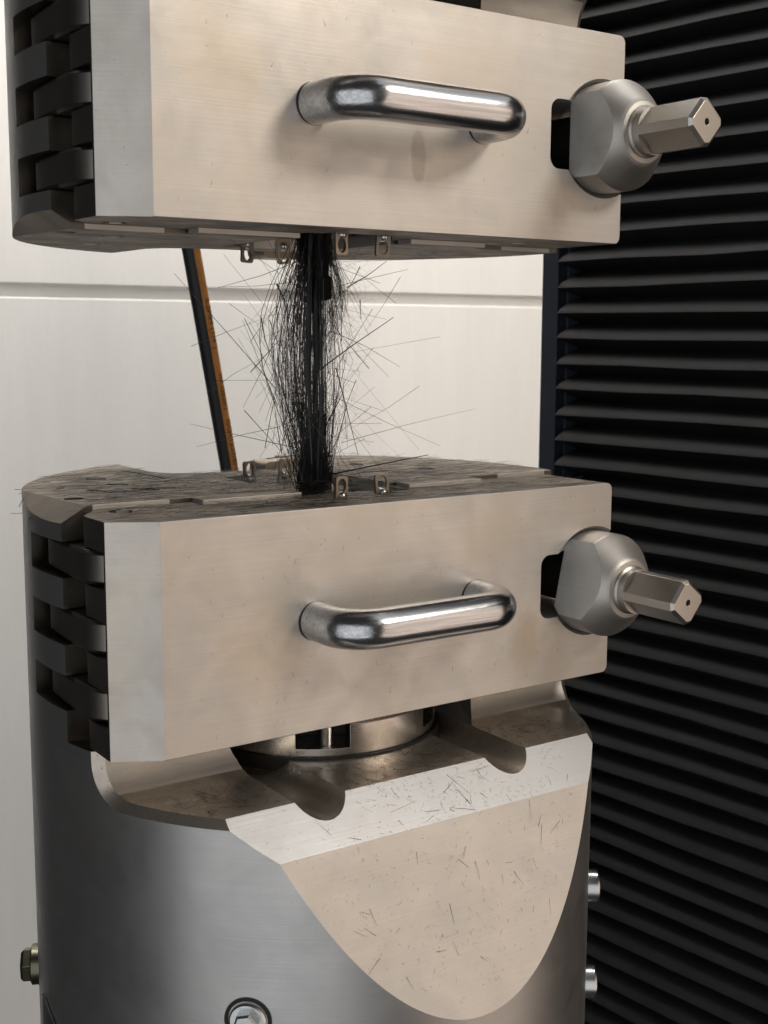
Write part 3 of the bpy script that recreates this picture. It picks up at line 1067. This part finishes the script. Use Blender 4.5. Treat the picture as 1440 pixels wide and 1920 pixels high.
# fuzz: fine curls on the right side
F = Fibres()
for i in range(190):
    zc = rnd.choice([0.118, 0.112, 0.104, 0.095, 0.085, 0.07, 0.05, 0.03]) + gauss(0.006)
    p = V(SX + 0.012 + abs(gauss(0.006)), SY + gauss(0.006), zc)
    d = V(gauss(1), gauss(1), gauss(1)).normalized()
    pts = [p.copy()]
    for k in range(9):
        d = (d + V(gauss(0.33), gauss(0.33), gauss(0.33) - 0.05)).normalized()
        p = p + d * rnd.uniform(0.0012, 0.0030)
        pts.append(p.copy())
    F.strand(pts, 0.00004)
for i in range(60):         # loop curling out near the upper grip
    w = rnd.uniform(0.7, 1.1)
    pts = []
    oy = gauss(0.003)
    for k in range(13):
        t = k / 12
        pts.append(V(SX + 0.010 + 0.0105 * math.sin(math.pi * t) * w + gauss(0.0004), SY + oy + gauss(0.0004), 0.130 - 0.052 * t * w + gauss(0.0006)))
    F.strand(pts, rnd.uniform(0.00004, 0.00009))
F.build('fuzz', M['fibre'], spec)


def unproj(px, py, yy):
    """photo pixel to the plane y = yy, used once to read off where the big splinters lie"""
    d = fwd * 2377.8 + r2 * (px - 720) - u2 * (py - 960)
    t = (yy - cam_loc.y) / d.y
    return cam_loc + d * t


# big individual splinters, ends measured from the photograph, each with its own depth
spl = [((590, 700, .07), (738, 595, .05), .0007), ((650, 540, .06), (725, 490, .04), .0006), ((620, 890, .075), (803, 853, .03), .0009),
       ((600, 545, .08), (765, 505, .07), .0004), ((555, 840, .09), (357, 795, .12), .0004), ((528, 742, .06), (327, 513, .02), .00045),
       ((630, 690, .07), (671, 852, .05), .0006), ((620, 620, .06), (750, 688, .05), .0004), ((675, 562, .05), (677, 598, .05), .0006),
       ((610, 800, .07), (643, 737, .06), .0007), ((470, 698, .06), (560, 600, .07), .0005), ((640, 640, .06), (645, 540, .07), .0004),
       ((520, 760, .08), (455, 600, .05), .0004), ((545, 530, .08), (410, 538, .10), .0003), ((560, 490, .08), (408, 540, .04), .0004),
       ((640, 830, .07), (893, 766, .10), .0003), ((620, 740, .07), (825, 836, .06), .0003), ((525, 800, .07), (368, 838, .05), .0003),
       ((500, 860, .09), (570, 850, .07), .0005), ((650, 760, .06), (620, 880, .07), .0005), ((560, 640, .06), (520, 535, .05), .0005),
       ((458, 597, .07), (550, 788, .08), .0004), ((489, 595, .05), (508, 670, .06), .0007), ((519, 533, .05), (536, 573, .06), .0008),
       ((458, 769, .06), (540, 861, .08), .0004), ((430, 569, .09), (494, 614, .08), .00025), ((359, 649, .05), (522, 587, .08), .00025),
       ((387, 738, .10), (494, 670, .08), .00025), ((522, 620, .06), (456, 764, .05), .0004), ((793, 486, .06), (623, 491, .08), .00025),
       ((668, 712, .05), (623, 837, .07), .0003), ((786, 724, .10), (661, 802, .08), .00025), ((675, 500, .05), (651, 545, .06), .0005),
       ((743, 569, .09), (651, 493, .07), .00025), ((751, 519, .05), (685, 621, .06), .00025), ((692, 691, .06), (612, 594, .07), .0004),
       ((497, 840, .08), (520, 720, .06), .0004), ((505, 600, .05), (560, 760, .07), .0005), ((540, 640, .055), (498, 790, .06), .0004),
       ((470, 640, .08), (530, 560, .07), .0003), ((580, 880, .06), (552, 700, .05), .0005), ((596, 880, .06), (606, 640, .055), .0006),
       ((585, 870, .05), (566, 560, .06), .0005), ((616, 700, .06), (604, 560, .06), .0005), ((528, 850, .06), (512, 740, .06), .0005)]
for i, ((x0, y0, d0), (x1, y1, d1), r) in enumerate(spl):
    p, q = unproj(x0, y0, d0), unproj(x1, y1, d1)
    F = Fibres()
    F.strand([p, p.lerp(q, 0.5) + V(0, gauss(0.001), gauss(0.0006)), q], r * 0.62, r * 0.25)
    F.build('splinter', M['fibre'], spec, kind=None)
# torn tab fragment
fb = box(-0.0042, 0.0042, -0.0012, 0.0012, -0.006, 0.006)
for v in fb.verts:
    v.co.x += 0.0012 * math.sin(v.co.z * 300)
bmesh.ops.rotate(fb, verts=fb.verts, cent=(0, 0, 0), matrix=Matrix.Rotation(R(-8), 3, 'Y') @ Matrix.Rotation(R(25), 3, 'Z'))
bmesh.ops.translate(fb, verts=fb.verts, vec=unproj(611, 541, 0.066))
obj('torn_fragment', fb, M['fibre'], spec, smooth=0, bevel=0.0004)

# ------------------------------------------------------------------ debris lying on the lower grip
D, DP = Fibres(), Fibres()


def lie(p, n, dirv, L, r, buf=None, lift=0.0003):
    t = (dirv - n * dirv.dot(n)).normalized()
    a = p + n * (lift + r)
    mid = a + t * L * 0.5 + n * abs(gauss(0.0004))
    (buf or D).strand([a, mid, a + t * L + n * abs(gauss(0.0006))], r, r * 0.5)


up = V(0, 0, 1)
def in_top(x, y):
    if y < 0.054:
        return 0.0 < x < 0.278 and y > 0.003 or (-0.02 < x <= 0 and y > -x * 0.56 + 0.002)
    if math.hypot(x - CX, y - CY) > RB - 0.001:
        return False
    if 0.07 < x < 0.19 and y > 0.152:
        return False
    return x > -0.012
cnt = 0
while cnt < 2000:
    x, y = rnd.uniform(-0.02, 0.28), rnd.uniform(0.003, 0.23)
    if not in_top(x, y):
        continue
    dens = math.exp(-((x - 0.10) ** 2 / 0.012 + (y - 0.08) ** 2 / 0.010)) + 0.12
    if rnd.random() > dens:
        continue
    a = gauss(0.45) if rnd.random() < 0.75 else rnd.uniform(0, 6.28)
    L = rnd.triangular(0.002, 0.028, 0.006)
    z = 0.0 if y < 0.054 else 0.002
    lie(V(x, y, z), up, V(math.cos(a), math.sin(a), 0), L * (0.6 if not in_top(x + L * math.cos(a), y + L * math.sin(a)) else 1), rnd.uniform(0.00004, 0.00013),
        DP if rnd.random() < 0.18 else D, lift=rnd.uniform(0, 0.0015))
    cnt += 1
# whiskers sticking out over the left rim
for (x0, y0, x1, y1) in ((28, 918, 330, 915), (20, 963, 260, 955), (60, 910, 300, 918), (35, 926, 120, 915), (55, 905, 200, 922), (45, 912, 240, 908),
                         (200, 877, 310, 897), (62, 940, 42, 1030), (55, 905, 36, 950)):
    p = unproj(x0, y0, 0.13)
    d0 = fwd * 2377.8 + r2 * (x0 - 720) - u2 * (y0 - 960)
    d1 = fwd * 2377.8 + r2 * (x1 - 720) - u2 * (y1 - 960)
    z0 = 0.0045
    p = cam_loc + d0 * (0.80 / d0.length)
    q = cam_loc + d1 * ((z0 - cam_loc.z) / d1.z) if d1.z < 0 else p
    if (q - p).length > 0.2:
        q = p + (q - p).normalized() * 0.2
    D.strand([p, q], 0.00016, 0.00030)
# chips on the slanted strip and the steep flat of the base
n45 = V(0, -0.0185, 0.0195).normalized()
nst = V(0, -0.089, 0.0325).normalized()
for i in range(380):
    t = rnd.random()
    x = rnd.triangular(0.03, 0.23, 0.165)
    y, z = -0.0265 - 0.0195 * t, LEDGE - 0.0185 * t
    if abs(x - CX + 0.0612) < 0.0165 and t < 0.6 or abs(x - CX - 0.0530) < 0.0165 and t < 0.5:
        continue
    if math.hypot(x - CX, y - CY) > RB - 0.004:
        continue
    big = rnd.random() < 0.09
    L = rnd.uniform(0.006, 0.019) if big else min(0.006, 0.0006 + rnd.expovariate(1 / 0.0012))
    a = rnd.uniform(0, 6.28)
    dv = V(math.cos(a), -math.sin(a) * 0.7, -math.sin(a) * 0.7)
    e = V(x, y, z) + dv * L
    if e.z < -0.1525 or e.z > LEDGE:
        L *= 0.3
    lie(V(x, y, z), n45, dv, L, rnd.uniform(0.00006, 0.00013) if big else rnd.uniform(0.00003, 0.00007), lift=0)
for i in range(620):
    t = rnd.random() ** 0.9
    y, z = -0.046 - 0.0325 * t, -0.1525 - 0.089 * t
    x = rnd.uniform(0.03, 0.23)
    if math.hypot(x - CX, y - CY) > RB - 0.003:
        continue
    big = rnd.random() < 0.07
    L = rnd.uniform(0.004, 0.011) if big else min(0.004, 0.0004 + rnd.expovariate(1 / 0.0008))
    a = rnd.uniform(0, 6.28) if rnd.random() < 0.4 else gauss(0.35) + 1.75
    dv = V(math.cos(a), -math.sin(a) * 0.343, -math.sin(a) * 0.939)
    lie(V(x, y, z), nst, dv, L, rnd.uniform(0.00006, 0.00011) if big else rnd.uniform(0.00003, 0.00007), lift=0)
for i in range(420):        # on the ledge below the door
    x, y = rnd.uniform(0.0, 0.24), rnd.uniform(-0.025, 0.012)
    if math.hypot(x - CX, y - CY) > RB - 0.008 or abs(x - CX + 0.0612) < 0.0155 or abs(x - CX - 0.0530) < 0.0155:
        continue
    a = rnd.uniform(0, 6.28)
    lie(V(x, y, LEDGE), up, V(math.cos(a), math.sin(a), 0), rnd.triangular(0.001, 0.018, 0.003), rnd.uniform(0.00006, 0.00013),
        DP if rnd.random() < 0.3 else D, lift=0.0001)
for i in range(160):        # specks stuck to the door faces
    up_ = rnd.random() < 0.3
    x, z = rnd.uniform(0.01, 0.27), rnd.uniform(-0.106, -0.006)
    if up_:
        z = MIR - z
    a = gauss(0.5) + 1.57
    lie(V(x, 0, z), V(0, -1, 0), V(math.cos(a), 0, math.sin(a)), rnd.triangular(0.0004, 0.004, 0.0008), rnd.uniform(0.00003, 0.00006), lift=0)
dd = D.build('fibre_debris', M['fibre'])
dd['label'], dd['category'] = 'black carbon fibre dust and splinters scattered over the lower grip', 'debris'
dp = DP.build('fibre_debris', M['fibre_pale'])
dp['label'], dp['category'] = 'pale grey glinting fibre offcuts scattered over the lower grip', 'debris'
